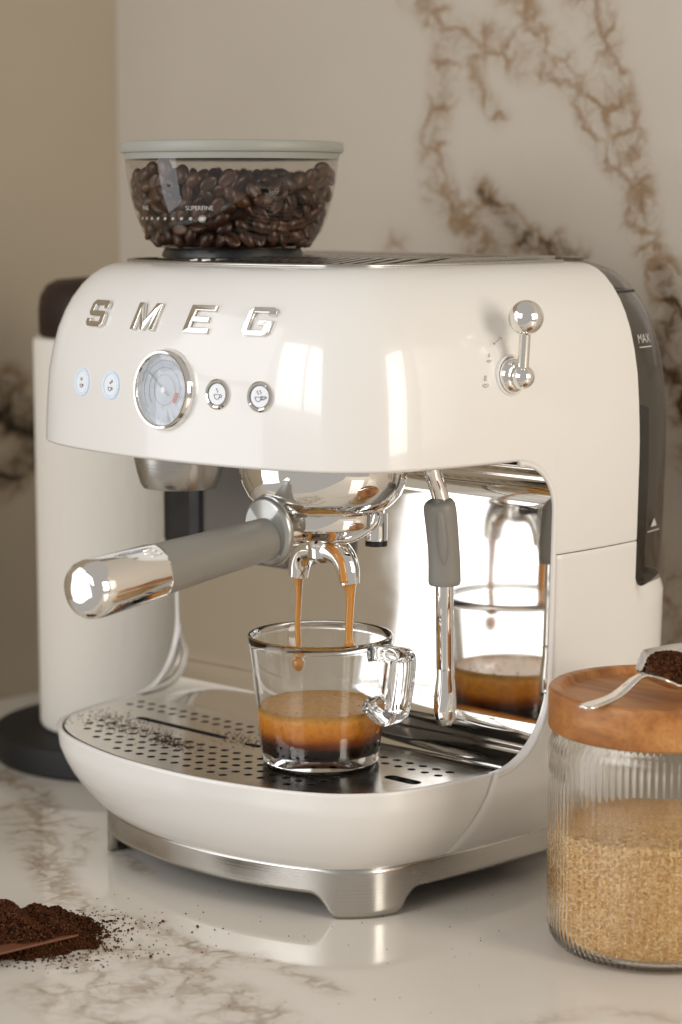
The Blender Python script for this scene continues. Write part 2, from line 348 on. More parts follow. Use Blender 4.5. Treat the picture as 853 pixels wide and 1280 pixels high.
vc = [(cpts([(-10, 965), (40, 985), (60, 1030), (55, 1075), (90, 1130)]), .010, .75), (cpts([(60, 1010), (110, 1040), (90, 1080)]), .008, .5),
      (cpts([(90, 1130), (150, 1148), (190, 1160), (260, 1190), (330, 1200)]), .006, .7), (cpts([(110, 1290), (160, 1240), (230, 1215), (300, 1250), (360, 1290)]), .012, .7),
      (cpts([(90, 1200), (130, 1230), (140, 1280)]), .010, .6), (cpts([(230, 1215), (330, 1195), (420, 1240)]), .008, .45), (cpts([(140, 1060), (180, 1090)]), .006, .45),
      (cpts([(600, 1290), (760, 1262), (880, 1280)]), .007, .35), (cpts([(-10, 965), (-200, 940), (-400, 960)]), .012, .7)]
vc += [(cpts([(120, 1180), (200, 1200), (280, 1270), (260, 1330)]), .016, .55), (cpts([(60, 1240), (170, 1290), (300, 1300)]), .018, .5), (cpts([(10, 1010), (40, 1060)]), .012, .45)]
ct = sheet('counter_top', (XL, YE, 0), (1.6, 0, 0), (0, YB - YE, 0), 401, 161, M_counter, [(p, wd * 1.35, am * 1.1) for p, wd, am in vc], .05)
v, f = box_data(XL, XL + 1.6, YE - .004, YB, -.045, -.002)
mesh('counter_slab', v, f, M_counter, smooth=False, bevel=.002)['kind'] = 'structure'

# ------------------------------------------------------------------ espresso machine: outline and inset
X0 = .000
OUT = [(0, -.0275), (.025, -.0268), (.047, -.0240), (.072, -.0185), (.094, -.0115), (.113, -.002), (.126, .009), (.1355, .022), (.1415, .038), (.1455, .056), (.1490, .078),
       (.1520, .1), (.1550, .125), (.1575, .15), (.1588, .18), (.1580, .215), (.154, .243), (.1455, .261), (.128, .272), (.097, .279), (.05, .2815), (0, .282)]
HALF = np.array(smooth_path([(-.025, -.0268)] + OUT + [(-.05, .2745)], 10))[10:-10]
ZI = [0, .0290, .031, .0375, .044, .0515, .060, .068, .0800, .2550, .2685, .2835, .2985, .3125, .3242, .3340, .3418, .3494, .3552, .3590, .3614, .3628]
DI = [.0285, .0270, .0245, .0190, .0135, .0085, .0042, .0013, 0, -.003, -.0026, -.0018, -.0006, .0018, .0048, .0085, .0125, .0178, .0232, .0285, .034, .041]
def inset(z): return float(np.interp(z, ZI, DI))
def place(p, z, extra=0.):
    """outline point (rel. half coords, x may be negative) at height z"""
    d = inset(z) + extra; x, y = p
    wy = (.12 - y) / .15 if y < .12 else (0 if y < .216 else -(y - .216) / .066)
    if z > .2 and y < .06: y = y + .0062 * max(0, 1 - (x / .112) ** 2)      # the hood front is a little flatter than the tray
    return (X0 + x * (1 - d / .152), y + d * wy, z)
def at_y(yv):
    """half outline point with given y on the side"""
    k0 = int(np.argmax(HALF[:, 0])); 
    return np.array([np.interp(yv, HALF[:, 1], HALF[:, 0]), yv])
def front_y(xrel, z):
    d = inset(z); k = int(np.argmax(HALF[:, 0])); xs = abs(xrel) / (1 - d / .152)
    y = np.interp(xs, HALF[:k, 0], HALF[:k, 1]); wy = (.12 - y) / .15 if y < .12 else 0
    if z > .2 and y < .06: y = y + .0062 * max(0, 1 - (xs / .112) ** 2)
    return y + d * wy
def front(xrel, z, off=0.):
    e = .002; y = front_y(xrel, z)
    dx = (front_y(xrel + e, z) - front_y(xrel - e, z)) / (2 * e); dz = (front_y(xrel, z + e) - front_y(xrel, z - e)) / (2 * e)
    n = Vector((dx, -1, dz)).normalized()
    return Vector((X0 + xrel, y, z)) + n * off, n
def side_cols(y0, y1, n):
    """outline points going from the right side at y1 round the front to the left side at y1 (y0 None) or along one side"""
    pass
machine = thing('espresso_machine', 'cream retro espresso machine with chrome lettering, bean hopper and portafilter', 'espresso machine', (X0, .12, 0))
YS = .215; YC = .139; ZH = .255
# --- hood
sel = HALF[HALF[:, 1] <= YS + 1e-6]
sel = np.vstack([sel[sel[:, 1] < .106], [at_y(y) for y in np.concatenate([np.linspace(.106, YC - .0001, 14), [YC, .145, .16, .18, .2, YS]])]])
cols_r = [tuple(p) for p in sel]; cols = [(-x, y) for x, y in cols_r[:0:-1]] + cols_r
def zb_hood(y):
    if y < .108: return ZH
    if y < YC: return .225 + sqrt(max(0, .03 ** 2 - (y - .108) ** 2))
    return .2000
zrows_ = [.2555, .2565, .258, .262, .2685, .276, .2835, .291, .2985, .306, .3135, .3195, .3255, .3305, .3355, .3395, .3435, .3475, .3515, .3545, .3575, .3597, .3615, .3630, .364, .3648, .3655]
zrows = [z if z < .30 else .2985 + (z - .2985) * (.3628 - .2985) / (.3655 - .2985) for z in zrows_]
V = []; nr = 0
rows = [('b', 0, .0045), ('b', .0002, .0025), ('b', .0009, .0008), ('b', .002, 0)] + [('m', t, 0) for t in (.2, .4, .6, .8, 1.)] + [('z', z, 0) for z in zrows[3:]]
for kind, a, ex in rows:
    for p in cols:
        zb = zb_hood(p[1])
        z = zb + a if kind == 'b' else (zb + .002 + (.2580 - zb - .002) * a if kind == 'm' else a)
        V.append(place(p, z, ex if p[1] < YC else ex * .12))
F_ = gridfaces(len(rows), len(cols))
top = list(range((len(rows) - 1) * len(cols), len(rows) * len(cols)))
F_.append(tuple(top))
hood = mesh('hood', V, F_, M_cream, machine, merge=1e-6, auto=60)
# --- lower side panels
def yf_low(z):
    if z >= .1285: return YC
    if z >= .0800: return .094 + .044 * sqrt(max(0, 1 - ((.1285 - z) / .0485) ** 2))
    return .094 - .014 * (.0800 - z) / .0445
zl = list(np.linspace(.0290, .0800, 14)) + [.0802, .0812, .083, .086, .09, .095, .101, .108, .116, .124, .1285, .14, .155, .17, .185, .1965, .1990, .1996]
for sgn in (1, -1):
    V = []; nc = 16
    for z in zl:
        y0 = yf_low(z) + .0004
        for k in range(nc + 3):
            if k < 3: yy, ex = y0 + (.0, .0006, .002)[k], (.004, .0010, 0)[k]
            else: yy, ex = y0 + .002 + (YS - y0 - .002) * (k - 2) / nc, 0
            if z > .1992: ex += .0004
            p = at_y(yy); V.append(place((sgn * p[0], p[1]), z, ex))
    mesh('side_panel', V, gridfaces(len(zl), nc + 3, flip=sgn < 0), M_cream, machine, merge=1e-7, auto=60)
# --- rear panel (below the tank)
rear_r = HALF[HALF[:, 1] > YS]; rear_r = [tuple(at_y(YS))] + [tuple(p) for p in rear_r]
rear = rear_r + [(-x, y) for x, y in rear_r[-2::-1]]
def zt_rear(y): return float(np.interp(y, [.216, .219, .223, .228, .236, .25, .28], [.186, .176, .1715, .1705, .1715, .174, .174]))
V = []
for t in np.linspace(0, 1, 18):
    for p in rear: 
        zt = zt_rear(p[1]); z = .029 + (zt - .029) * t; V.append(place(p, z, .0025 if t == 1 else 0))
mesh('rear_panel', V, gridfaces(18, len(rear)), M_cream, machine, merge=1e-7, auto=60)
# --- water tank (smoked, behind the hood)
V = []; zt = list(np.linspace(.172, .30, 8)) + [.3135, .3255, .3355, .3435, .3515, .3575, .3615, .364, .3652]
for z in zt:
    for p in rear: V.append(place(p, z, .0015))
Ft = gridfaces(len(zt), len(rear)); n = len(rear); Ft.append(tuple(range((len(zt) - 1) * n, len(zt) * n))); Ft.append(tuple(range(n))[::-1])
tank = mesh('water_tank', V, Ft, M_tank, machine, merge=1e-7, auto=60)
V = []
for z in (.345, .3462):
    for p in rear: V.append(place(p, z, .0012))
mesh('tank_lid_seam', V, gridfaces(2, n), M_darkgap, tank)
V = []                                   # water and inner moulding seen through the smoked wall
for z in (.174, .20, .24, .275):
    for p in rear: V.append(place(p, z, .010))
Fw = gridfaces(4, n); Fw.append(tuple(range(3 * n, 4 * n))); Fw.append(tuple(range(n))[::-1])
mesh('inner_moulding', V, Fw, M_black, tank, merge=1e-7, auto=60)
V = []                                   # closing wall behind the hood
yb = YS - .001
v, f = box_data(X0 - .140, X0 + .140, YS - .004, YS - .001, .03, .31); mesh('back_plate', v, f, M_greylid, machine, smooth=False)
# --- drip tray front (white bowl)
tr = [tuple(p) for p in HALF if p[1] < .0935]; 
V = []; zt = list(np.linspace(.0290, .0780, 16)) + [.0793, .0800, .0803, .0800, .0790]
ex_ = [0] * 16 + [0, .0004, .0012, .0022, .0030]
tcols_base = [(-x, y) for x, y in tr[:0:-1]] + tr
for z, ex in zip(zt, ex_):
    ys = yf_low(z) - .0004
    rr = [tuple(p) for p in HALF if p[1] < ys - .003]
    e = at_y(ys); rr = rr + [tuple(e)]
    # resample to a fixed count
    A = np.array(rr); s = np.concatenate([[0], np.cumsum(np.linalg.norm(np.diff(A, axis=0), axis=1))]); q = np.linspace(0, s[-1], 60)
    A = np.stack([np.interp(q, s, A[:, 0]), np.interp(q, s, A[:, 1])], 1)
    cl = [(-x, y) for x, y in A[:0:-1]] + [tuple(p) for p in A]
    for p in cl: V.append(place(p, z, ex))
mesh('drip_tray', V, gridfaces(len(zt), 119), M_cream, machine, merge=1e-7, auto=60)
# --- steel base with feet
full = [tuple(p) for p in HALF]; loop = full + [(-x, y) for x, y in full[-2:0:-1]]
A = np.array(loop); A2 = np.vstack([A, A[:1]]); s = np.concatenate([[0], np.cumsum(np.linalg.norm(np.diff(A2, axis=0), axis=1))])
q = np.linspace(0, s[-1], 721)[:-1]; A = np.stack([np.interp(q, s, A2[:, 0]), np.interp(q, s, A2[:, 1])], 1)
B = np.array([place(p, .0285) for p in A])
kc = int(np.argmin(np.linalg.norm(B[:, :2] - [.1085, .036], axis=1)))
per = 720; arc = s[-1] * .83
feet = [kc, per - kc, int(np.argmin(np.linalg.norm(B[:, :2] - [.110, .235], axis=1))), int(np.argmin(np.linalg.norm(B[:, :2] - [-.104, .235], axis=1)))]
def zbot(k):
    d = min(min(abs(k - c), per - abs(k - c)) for c in feet) * arc / per
    if d < .0215: return 0.0006 + .002 * max(0, (d - .018) / .0035) ** 2
    if d < .0345: t = (d - .0215) / .013; return .0026 + (.0145 - .0026) * (1 - (1 - t) ** 2.2)
    return .0145
V = []
for t in np.linspace(0, 1, 8):
    for k in range(per):
        zb = zbot(k); V.append((B[k][0], B[k][1], zb + (.0292 - zb) * t))
mesh('steel_base', V, gridfaces(8, per, True), M_steel, machine, merge=None, auto=50, solid=(.006, -1))
V = [(b[0] * .97, .12 + (b[1] - .12) * .97, .016) for b in B[::6]]; mesh('bottom_plate', V, [tuple(range(len(V)))], M_darkgap, machine, smooth=False)
# --- mirror lining of the working bay
prof = [(.1085 + .029 * sin(a), .2245 + .029 * cos(a)) for a in np.linspace(0, pi / 2, 12)] + \
       [(.1375, .19), (.1375, .16), (.1375, .1285)] + [(.0965 + .0410 * cos(a), .1285 - .0495 * sin(a)) for a in np.linspace(0, pi / 2, 14)][1:]
prof_t = prof
prof = prof[:14] + [(.1375, .104)] + [(.0965 + .0410 * cos(a), .104 - .0250 * sin(a)) for a in np.linspace(0, pi / 2, 14)][1:]
V = []
for y, z in prof:
    wmax = (at_y(min(max(y, .012), .14))[0] - .0012) * (1 - inset(z) / .152)
    for x in np.linspace(-wmax, wmax, 3): V.append((X0 + x, y, z))
bs = mesh('backsplash', V, gridfaces(len(prof), 3), M_mirror, machine, auto=60)
for sgn in (-1, 1):                      # bright edge trim where the lining meets the side panels
    tube('bay_trim', [(X0 + sgn * (at_y(min(max(y, .06), .14))[0] - .0010) * (1 - inset(z) / .152), y + .0008, z + (.0008 if z > .2 else -.0008 if z < .12 else 0)) for y, z in prof_t], .0015, M_cream, bs, 10)
under = [tuple(p) for p in sel if p[1] < .1083]; under = [(-x, y) for x, y in under[:0:-1]] + under
V = [place(p, ZH, .0042)[:2] + (.2557,) for p in under]
mesh('hood_underside', V, [tuple(range(len(V)))], M_black, machine, smooth=False)
# --- perforated plate with slots
def slot(cx, cy, L, wd, n=8):
    r = wd / 2; a = (L - wd) / 2
    return [(cx + a + r * cos(t), cy + r * sin(t)) for t in np.linspace(-pi / 2, pi / 2, n)] + [(cx - a + r * cos(t), cy + r * sin(t)) for t in np.linspace(pi / 2, 3 * pi / 2, n)]
ZP = .0795
pl = [place(tuple(p), .0795, .0042)[:2] for p in HALF if p[1] < .090]
pr_ = [(2 * X0 - x, y) for x, y in pl]
outer = [(2 * X0 - pl[-1][0], .0955)] + pr_[:0:-1] + pl + [(pl[-1][0] + .0008, .0955)]
holes = [slot(-.0595, .0510, .080, .0062), slot(.0045, .0495, .013, .0055), slot(.1215, .0510, .025, .0085)]
hmax = lambda y: np.interp(y, HALF[:120, 1], HALF[:120, 0])
HP = []
for j in range(-1, 4):
    for i in range(-8, 17):
        x = (i - 3.92) * .01; y = j * .01
        if abs(x - X0) < hmax(y + .0) - .021 and y > front_y(x - X0, .08) + .0135 and x < .098: HP.append((x, y))
for j, y in ((0, .0715), (1, .0815)):
    for i in range(-2, 26):
        x = (i - 12) * .01 + (.0 if 1 else 0)
        if abs(x - X0) < hmax(y) - .012: HP.append((x, y))
holes += [[(x + .0025 * cos(t), y + .0025 * sin(t)) for t in np.linspace(0, 2 * pi, 15)[:-1]] for x, y in HP]
cu = bpy.data.curves.new('plate', 'CURVE'); cu.dimensions = '2D'; cu.fill_mode = 'BOTH'; cu.extrude = .0004
for lp in [outer] + holes:
    sp = cu.splines.new('POLY'); sp.points.add(len(lp) - 1); sp.use_cyclic_u = True
    for k, (x, y) in enumerate(lp): sp.points[k].co = (x, y, 0, 1)
tmp = bpy.data.objects.new('plate_curve', cu); col.objects.link(tmp)
bpy.context.view_layer.update(); dg = bpy.context.evaluated_depsgraph_get()
pm = bpy.data.meshes.new_from_object(tmp.evaluated_get(dg)); bpy.data.objects.remove(tmp)
pm.materials.clear(); pm.materials.append(M_plate)
po = bpy.data.objects.new('perforated_plate', pm); link(po, machine); po.location = (0, 0, ZP - .0004)
V = [(x, y, .0725) for x, y in outer] + [(x, y, .0775) for x, y in outer]; n = len(outer)
mesh('drip_basin', V, [tuple(range(n))] + gridfaces(2, n, True), M_black, machine, smooth=False)
# --- top grille
ZT = .3628
gb = [place(tuple(p), ZT, .004) for p in sel[:-1]]
V = [(x, y, ZT + .0006) for x, y, z in gb] + [(2 * X0 - x, y, ZT + .0006) for x, y, z in gb[::-1]]
grille = mesh('top_grille', V, [tuple(range(len(V)))], M_darkgap, machine, smooth=False)
bar0 = None
for k in range(26):
    x = -.098 + k * .008
    yf = max(front_y(abs(x - X0), ZT) + .030, .055); 
    if x < .0 : yf = max(yf, .02)
    v, f = box_data(-.0026, .0026, yf, .205, ZT + .0007, ZT + .0036)
    v = [(a, b + (.03 if b < .2 and c > ZT + .001 else 0), c) for a, b, c in v]
    b_ = mesh('slat', v, f, M_steel, grille, smooth=False); b_.location = (x, 0, 0)
rim = [place(tuple(p), ZT, .002) for p in sel[:-1]]
path = [(x, y, ZT + .0006) for x, y, z in rim]; path = [(2 * X0 - x, y, z) for x, y, z in path[::-1]] + path[1:]
tube('grille_rim', path, .0011, M_steel, grille, 8)

# ------------------------------------------------------------------ letters, buttons, gauge
GL = {'S': [(.14, 0), (.85, 0), (1, .12), (1, .5), (.88, .6), (.25, .6), (.25, .8), (.75, .8), (.75, .7), (1, .7), (1, .88), (.86, 1), (.15, 1), (0, .88), (0, .52), (.12, .4), (.75, .4), (.75, .2), (.25, .2), (.25, .3), (0, .3), (0, .12)],
      'M': [(0, 0), (.2, 0), (.2, .65), (.44, 0), (.56, 0), (.8, .65), (.8, 0), (1, 0), (1, 1), (.76, 1), (.5, .34), (.24, 1), (0, 1)],
      'E': [(0, 0), (1, 0), (1, .2), (.25, .2), (.25, .4), (.88, .4), (.88, .6), (.25, .6), (.25, .8), (1, .8), (1, 1), (0, 1)],
      'G': [(.15, 0), (.85, 0), (1, .12), (1, .55), (.5, .55), (.5, .38), (.75, .38), (.75, .2), (.25, .2), (.25, .8), (.75, .8), (.75, .7), (1, .7), (1, .88), (.86, 1), (.15, 1), (0, .88), (0, .12)]}
def glyph(ch, x, z, wd, h, parent):
    P = [(x + (a - .5) * wd + (b - .5) * h * .15, z + (b - .5) * h) for a, b in GL[ch]]
    bm = bmesh.new(); vs = [bm.verts.new(front(a, b, .0002)[0]) for a, b in P]; fc = bm.faces.new(vs)
    nn = front(x, z)[1]
    r = bmesh.ops.extrude_face_region(bm, geom=[fc]); 
    bmesh.ops.translate(bm, verts=[e for e in r['geom'] if isinstance(e, bmesh.types.BMVert)], vec=nn * .0022)
    bmesh.ops.recalc_face_normals(bm, faces=bm.faces)
    me = bpy.data.meshes.new('letter'); bm.to_mesh(me); bm.free(); me.materials.append(M_letter)
    o = bpy.data.objects.new('letter', me); link(o, parent); m = o.modifiers.new('edge', 'BEVEL'); m.width = .0005; m.segments = 2; m.limit_method = 'ANGLE'
    o['label'] = 'slanted chrome letter ' + ch
    return o
for ch, x in zip('SMEG', (-.0600, -.0140, .0285, .0690)): glyph(ch, x, .3338, .0180 if ch != 'M' else .0195, .0150, machine)
def strokes(name, M, lines, r, mat, parent):
    parts = [tube_data([tuple(M @ Vector((x, y, .0002))) for x, y in ln], r, 5) for ln in lines]
    v, f = join(*parts); return mesh(name, v, f, mat, parent)
def arc(cx, cy, rx, ry, a0, a1, n=12): return [(cx + rx * cos(a), cy + ry * sin(a)) for a in np.linspace(radians(a0), radians(a1), n)]
def cup_icon(cx, cy, s): return [[(cx - s, cy + .4 * s)] + arc(cx, cy + .4 * s, s, 1.3 * s, 180, 360) + [(cx - s, cy + .4 * s)], arc(cx + 1.15 * s, cy + .05 * s, .45 * s, .4 * s, -110, 110)]
def steam_icon(cx, cy, s): return [[(cx + .25 * s * sin(t * 6.3), cy + s * t) for t in np.linspace(0, 1, 8)]]
bx = [(-.0670, 'lit'), (-.0370, 'lit'), (.0490, 'dark'), (.0770, 'dark')]
for k, (x, kind) in enumerate(bx):
    p, nrm = front(x, .2948, 0); M = frame(p, nrm); R_ = .0083 if kind == 'lit' else .0084
    b = lathe('button', [(0, .0006), (.0058, .0006), (.0062, .0002), (.0063, -.001)], M_white, machine, 40, M)
    if kind == 'lit': lathe('button_ring', [(.0062, .0), (.0064, .0009), (.0072, .0011), (.0080, .0007), (.0082, -.0006)], M_blueglow, b, 40, M, ends=False)
    else: lathe('button_ring', [(.0062, -.0004), (.0064, .0012), (.0074, .0016), (.0084, .0008), (.0086, -.0008)], M_chrome, b, 40, M, ends=False); 
    if kind == 'dark': lathe('button_gap', [(.0058, .0007), (.0065, .0007)], M_ink, b, 40, M, ends=False)
    M2 = M @ Matrix.Translation((0, 0, .0006))
    if k == 0: ln = cup_icon(0, -.0018, .0014) + [arc(0, .0018, .0008, .0008, 0, 360)]
    elif k == 1: ln = cup_icon(-.0003, -.0018, .0016) + [arc(.0002, .0014, .0005, .0005, 0, 360), arc(.0016, .0024, .0005, .0005, 0, 360)]
    elif k == 2: ln = cup_icon(0, -.0010, .0020) + steam_icon(0, .0010, .0022)
    else: ln = cup_icon(-.0010, -.0010, .0019) + cup_icon(.0020, -.0004, .0014) + steam_icon(-.0014, .0010, .0022) + steam_icon(.0004, .0014, .0022)
    strokes('icon', M2, ln, .00016, M_ink, b)
p, nrm = front(.0100, .2950, 0); M = frame(p, nrm)
g = lathe('pressure_gauge', [(.0193, .0004), (.0195, .0034), (.0203, .0045), (.0214, .0046), (.0224, .0030), (.0228, -.0015)], M_chrome, machine, 72, M, ends=False)
lathe('dial', [(0, .0006), (.0198, .0006)], M_white, g, 48, M)
strokes('dial_marking', M @ Matrix.Translation((0, 0, .0006)), [arc(0, 0, .0125, .0125, -40, 220, 40), arc(0, 0, .0085, .0085, 0, 360, 40), arc(0, 0, .0165, .0165, -40, 220, 40)], .00012, M_greylid, g)
strokes('red_zone', M @ Matrix.Translation((0, 0, .0008)), [arc(0, 0, .0100, .0100, -40, -5, 12), arc(0, 0, .0108, .0108, -40, -5, 12), arc(0, 0, .0092, .0092, -40, -5, 12)], .0004, M_red, g)
strokes('needle', M @ Matrix.Translation((0, 0, .0014)), [[(.004, -.003), (-.012, .009)]], .0003, M_greylid, g)
lathe('needle_hub', [(0, .0024), (.0016, .0023), (.0018, .0006)], M_white, g, 24, M)
lathe('gauge_glass', [(0, .0048), (.010, .0044), (.0197, .0034)], M_dialglass, g, 48, M)

# ------------------------------------------------------------------ steam lever on the side
yv = .1045; ps = at_y(yv); q0 = Vector(place((ps[0], ps[1]), .3035)); nv = Vector((1, -.07, .10)).normalized(); nl = Vector((1, -.06, 0)).normalized()
Mr = frame(q0, nv)
lev = lathe('steam_lever', [(.0114, -.001), (.0114, .0008), (.0106, .0014), (.0100, .0010)], M_cream, machine, 48, Mr, ends=False)
Mr2 = frame(q0, nl)
lathe('lever_mount', [(.0097, -.001), (.0097, .0030), (.0090, .0046), (.0068, .0060), (.0, .0064)], M_chrome, lev, 48, Mr2)
b1 = q0 + nl * .0088 + Vector((0, 0, -.0005)); b2 = Vector((.1655, .1010, .3357))
def ball(c, r, n=24):
    return lathe_data([(max(1e-9, r * sin(a)), -r * cos(a)) for a in np.linspace(0, pi, n)], 36, Matrix.Translation(c), False)
mesh('lever_hub', *ball(b1, .0068), M_chrome, lev, merge=1e-7); mesh('lever_knob', *ball(b2, .0097), M_chrome, lev, merge=1e-7)
dv = (b2 - b1).normalized()
tube('lever_stem', [b1 + dv * .004, b1 + dv * .0245, b1 + dv * .0246, b1 + dv * .027, b2 - dv * .006], [.0031, .0031, .0022, .0022, .0022], M_chrome, lev, 24)
Mi = frame(Vector(place(tuple(at_y(.0885)), .3035)) + nv * .0001, nv, (0, 0, 1))
def steamlogo(cx, cy, s): return [arc(cx, cy, s, .7 * s, 180, 360), arc(cx, cy + .2 * s, .5 * s, .35 * s, 180, 360), [(cx - .3 * s, cy + .9 * s), (cx - .1 * s, cy + 2.2 * s)], [(cx + .2 * s, cy + .9 * s), (cx + .4 * s, cy + 2.2 * s)]]
strokes('lever_icon', Mi, steamlogo(-.0035, -.004, .0022) + steamlogo(.0005, .009, .0016) + [[(.0052, .0178), (.0095, .0200)], arc(.0104, .0204, .0009, .0008, -60, 200), arc(.0052, .0178, .0005, .0005, 0, 360, 6)], .00014, M_ink, lev)

# ------------------------------------------------------------------ group head, grinder outlet, steam wand
GX, GY = .062, .050
gh = lathe('group_head', [(.0478, .2560), (.0478, .249), (.0468, .242), (.0440, .235), (.0395, .2300), (.0368, .2278), (.0355, .2272), (0, .2272)], M_chrome, machine, 72, loc=(GX, GY, 0))
lathe('grinder_outlet', [(.0290, .2560), (.0280, .2480), (.0262, .2385), (.0240, .2310), (.0225, .2285), (.0195, .2280), (.0180, .236), (0, .236)], M_steel, machine, 56, loc=(-.0570, GY, 0))
lathe('grinder_chute', [(.0150, .256), (.0150, .2365), (0, .2365)], M_darkgap, machine, 32, loc=(-.0570, GY, 0))
v, f = box_data(-.1440, -.0985, .108, .1368, .170, .2535); mesh('grinder_housing', v, f, M_black, machine, smooth=False, bevel=.013)
v, f = box_data(-.0980, -.0200, .104, .1368, .174, .2535); mesh('grinder_cover', v, f, M_collar2, machine, smooth=False, bevel=.006)
wand = tube('steam_wand', smooth_path([(.120, .0740, .262), (.120, .0765, .250), (.120, .0815, .2400), (.120, .0850, .2300), (.120, .0862, .2200), (.120, .0876, .185)], 8), .0048, M_chrome, machine, 24)
gp = smooth_path([(.1195, .0822, .2335), (.1198, .0838, .2260), (.120, .0858, .212), (.120, .0872, .199), (.120, .0876, .1850)], 8)
gr_ = np.interp(np.linspace(0, 1, len(gp)), [0, .04, .12, .25, .6, .97, 1], [.0062, .0080, .0090, .0092, .0089, .0092, .0086])
grip = tube('wand_grip', gp, gr_, M_greyrub, wand, 32)
fp = [(p[0] + .0050 * 1, p[1] - .0060, p[2]) for p in gp[6:26]]; rr = [.0030 * sin(pi * (k + .5) / len(fp)) ** .35 for k in range(len(fp))]
tube('grip_tab', fp, rr, M_greyrub, wand, 14)
tube('wand_pipe', [(.120, .0876, .186), (.120, .0886, .1370), (.120, .0886, .1368), (.120, .08862, .1366)], [.0051, .0051, .0047, .0051], M_chrome, wand, 28)
lathe('wand_tip', [(.0051, .1366), (.0051, .1310), (.0057, .1260), (.0064, .1200), (.0066, .1130), (.0064, .1085), (.0050, .1060), (.0036, .1042), (.0018, .1034), (0, .1034)], M_chrome, wand, 32, loc=(.120, .0888, 0))

# ------------------------------------------------------------------ bean hopper
HX, HY = -.062, .100
HZ = -.0022
hop = lathe('bean_hopper', [(.0400, .3720), (.0455, .3730), (.0500, .3765), (.0545, .3825), (.0585, .3920), (.0620, .4050), (.0640, .4170), (.0652, .4300)], M_hopper, machine, 96, loc=(HX, HY, HZ), ends=False, solid=None)
lathe('hopper_foot', [(.0430, .3658), (.0430, .3690), (.0415, .3722), (0, .3725)], M_black, hop, 64, loc=(HX, HY, HZ))
lathe('hopper_collar', [(.0455, .3656), (.0460, .3668), (.0435, .3675)], M_chrome, hop, 64, loc=(HX, HY, HZ), ends=False)
lathe('hopper_lid', [(.0648, .4255), (.0655, .4290), (.0672, .4296), (.0678, .4310), (.0678, .4345), (.0672, .4356), (.0640, .4360), (0, .4362)], M_greylid, hop, 96, loc=(HX, HY, HZ))
lathe('lid_seal', [(.0628, .4265), (.0636, .4290)], M_greylid, hop, 96, loc=(HX, HY, HZ), ends=False)
def hop_r(z): return float(np.interp(z, [.3720, .3730, .3765, .3825, .3920, .4050, .4170, .4300], [.0400, .0455, .0500, .0545, .0585, .0620, .0640, .0652]))
def hop_pt(a, z, off=.0004): r = hop_r(z) + off; return Vector((HX + r * cos(a), HY + r * sin(a), z + HZ))
def text_on(name, body, size, fn, mat, parent, align='CENTER'):
    c = bpy.data.curves.new(name, 'FONT'); c.body = body; c.size = size; c.align_x = align; c.align_y = 'CENTER'
    t = bpy.data.objects.new(name, c); col.objects.link(t); bpy.context.view_layer.update()
    me = bpy.data.meshes.new_from_object(t.evaluated_get(bpy.context.evaluated_depsgraph_get())); bpy.data.objects.remove(t)
    for vv in me.vertices: vv.co = fn(vv.co.x, vv.co.y)
    me.materials.clear(); me.materials.append(mat); o = bpy.data.objects.new(name, me); link(o, parent); return o
A0 = math.atan2(-F0[1], -F0[0])            # direction hopper -> camera
def on_hop(a0, z0): return lambda x, y: hop_pt(a0 + x / .06, z0 + y)
dots = []
for k in range(9):
    a = A0 - .02 - .26 - k * .105 + (.0); r = .0012 if k else .0024
    if k == 0: a += .02
    c = hop_pt(a, .3905, .0004); nrm = Vector((cos(a), sin(a), .25)); v, f = lathe_data([(0, .0001), (r, 0)], 16, frame(c, nrm)); dots.append((v, f))
v, f = join(*dots); mesh('scale_marking', v, f, M_whiteink, hop, merge=1e-7)
text_on('scale_text', 'SUPERFINE', .0036, on_hop(A0 - .28, .3965), M_whiteink, hop)
text_on('scale_text', 'FINE', .0034, on_hop(A0 - .98, .3965), M_whiteink, hop)
# tank marks
def on_tank(y0, z0):
    def fn(x, y):
        p = at_y(y0 + x); q = Vector(place((p[0], p[1]), z0 + y, .0010)); return q + Vector((.0006, 0, 0))
    return fn
text_on('max_mark', 'MAX', .0075, on_tank(.230, .318), M_whiteink, tank)
v = [on_tank(.230, .313)(a, b) for a, b in ((-.008, 0), (.008, 0), (.008, .0006), (-.008, .0006))]; mesh('max_line', v, [(0, 1, 2, 3)], M_whiteink, tank, smooth=False)
v = [on_tank(.236, .203)(a, b) for a, b in ((-.008, 0), (.008, 0), (.008, .0006), (-.008, .0006), (-.004, .003), (.004, .003), (0, .008))]; mesh('min_mark', v, [(0, 1, 2, 3), (4, 5, 6)], M_whiteink, tank, smooth=False)

# ------------------------------------------------------------------ beans (each its own object near the wall; the rest one mass)
def bean_mesh():
    bm = bmesh.new(); n, mseg = 9, 16; V = []; 
    for i in range(n + 1):
        th = pi * i / n
        ring = []
        for k in range(mseg):
            ph = 2 * pi * k / mseg
            x = cos(th) * .0056; y = sin(th) * cos(ph) * .0040; z = sin(th) * sin(ph) * .0034
            if z < 0: z *= .55
            if z < 0 and abs(y) < .0009: z += .0011 * (1 - abs(y) / .0009) * sin(th)
            ring.append((x, y, z))
        V += ring
    me = bpy.data.meshes.new('coffee_bean'); me.from_pydata(V, [], gridfaces(n + 1, mseg, True)); 
    bm.from_mesh(me); bmesh.ops.remove_doubles(bm, verts=bm.verts, dist=1e-7); bmesh.ops.recalc_face_normals(bm, faces=bm.faces); bm.to_mesh(me); bm.free()
    me.polygons.foreach_set('use_smooth', [True] * len(me.polygons)); me.materials.append(M_bean); return me
BM = bean_mesh()
bean_v = [Vector(v.co) for v in BM.vertices]; bean_f = [tuple(p.vertices) for p in BM.polygons]
pos = []
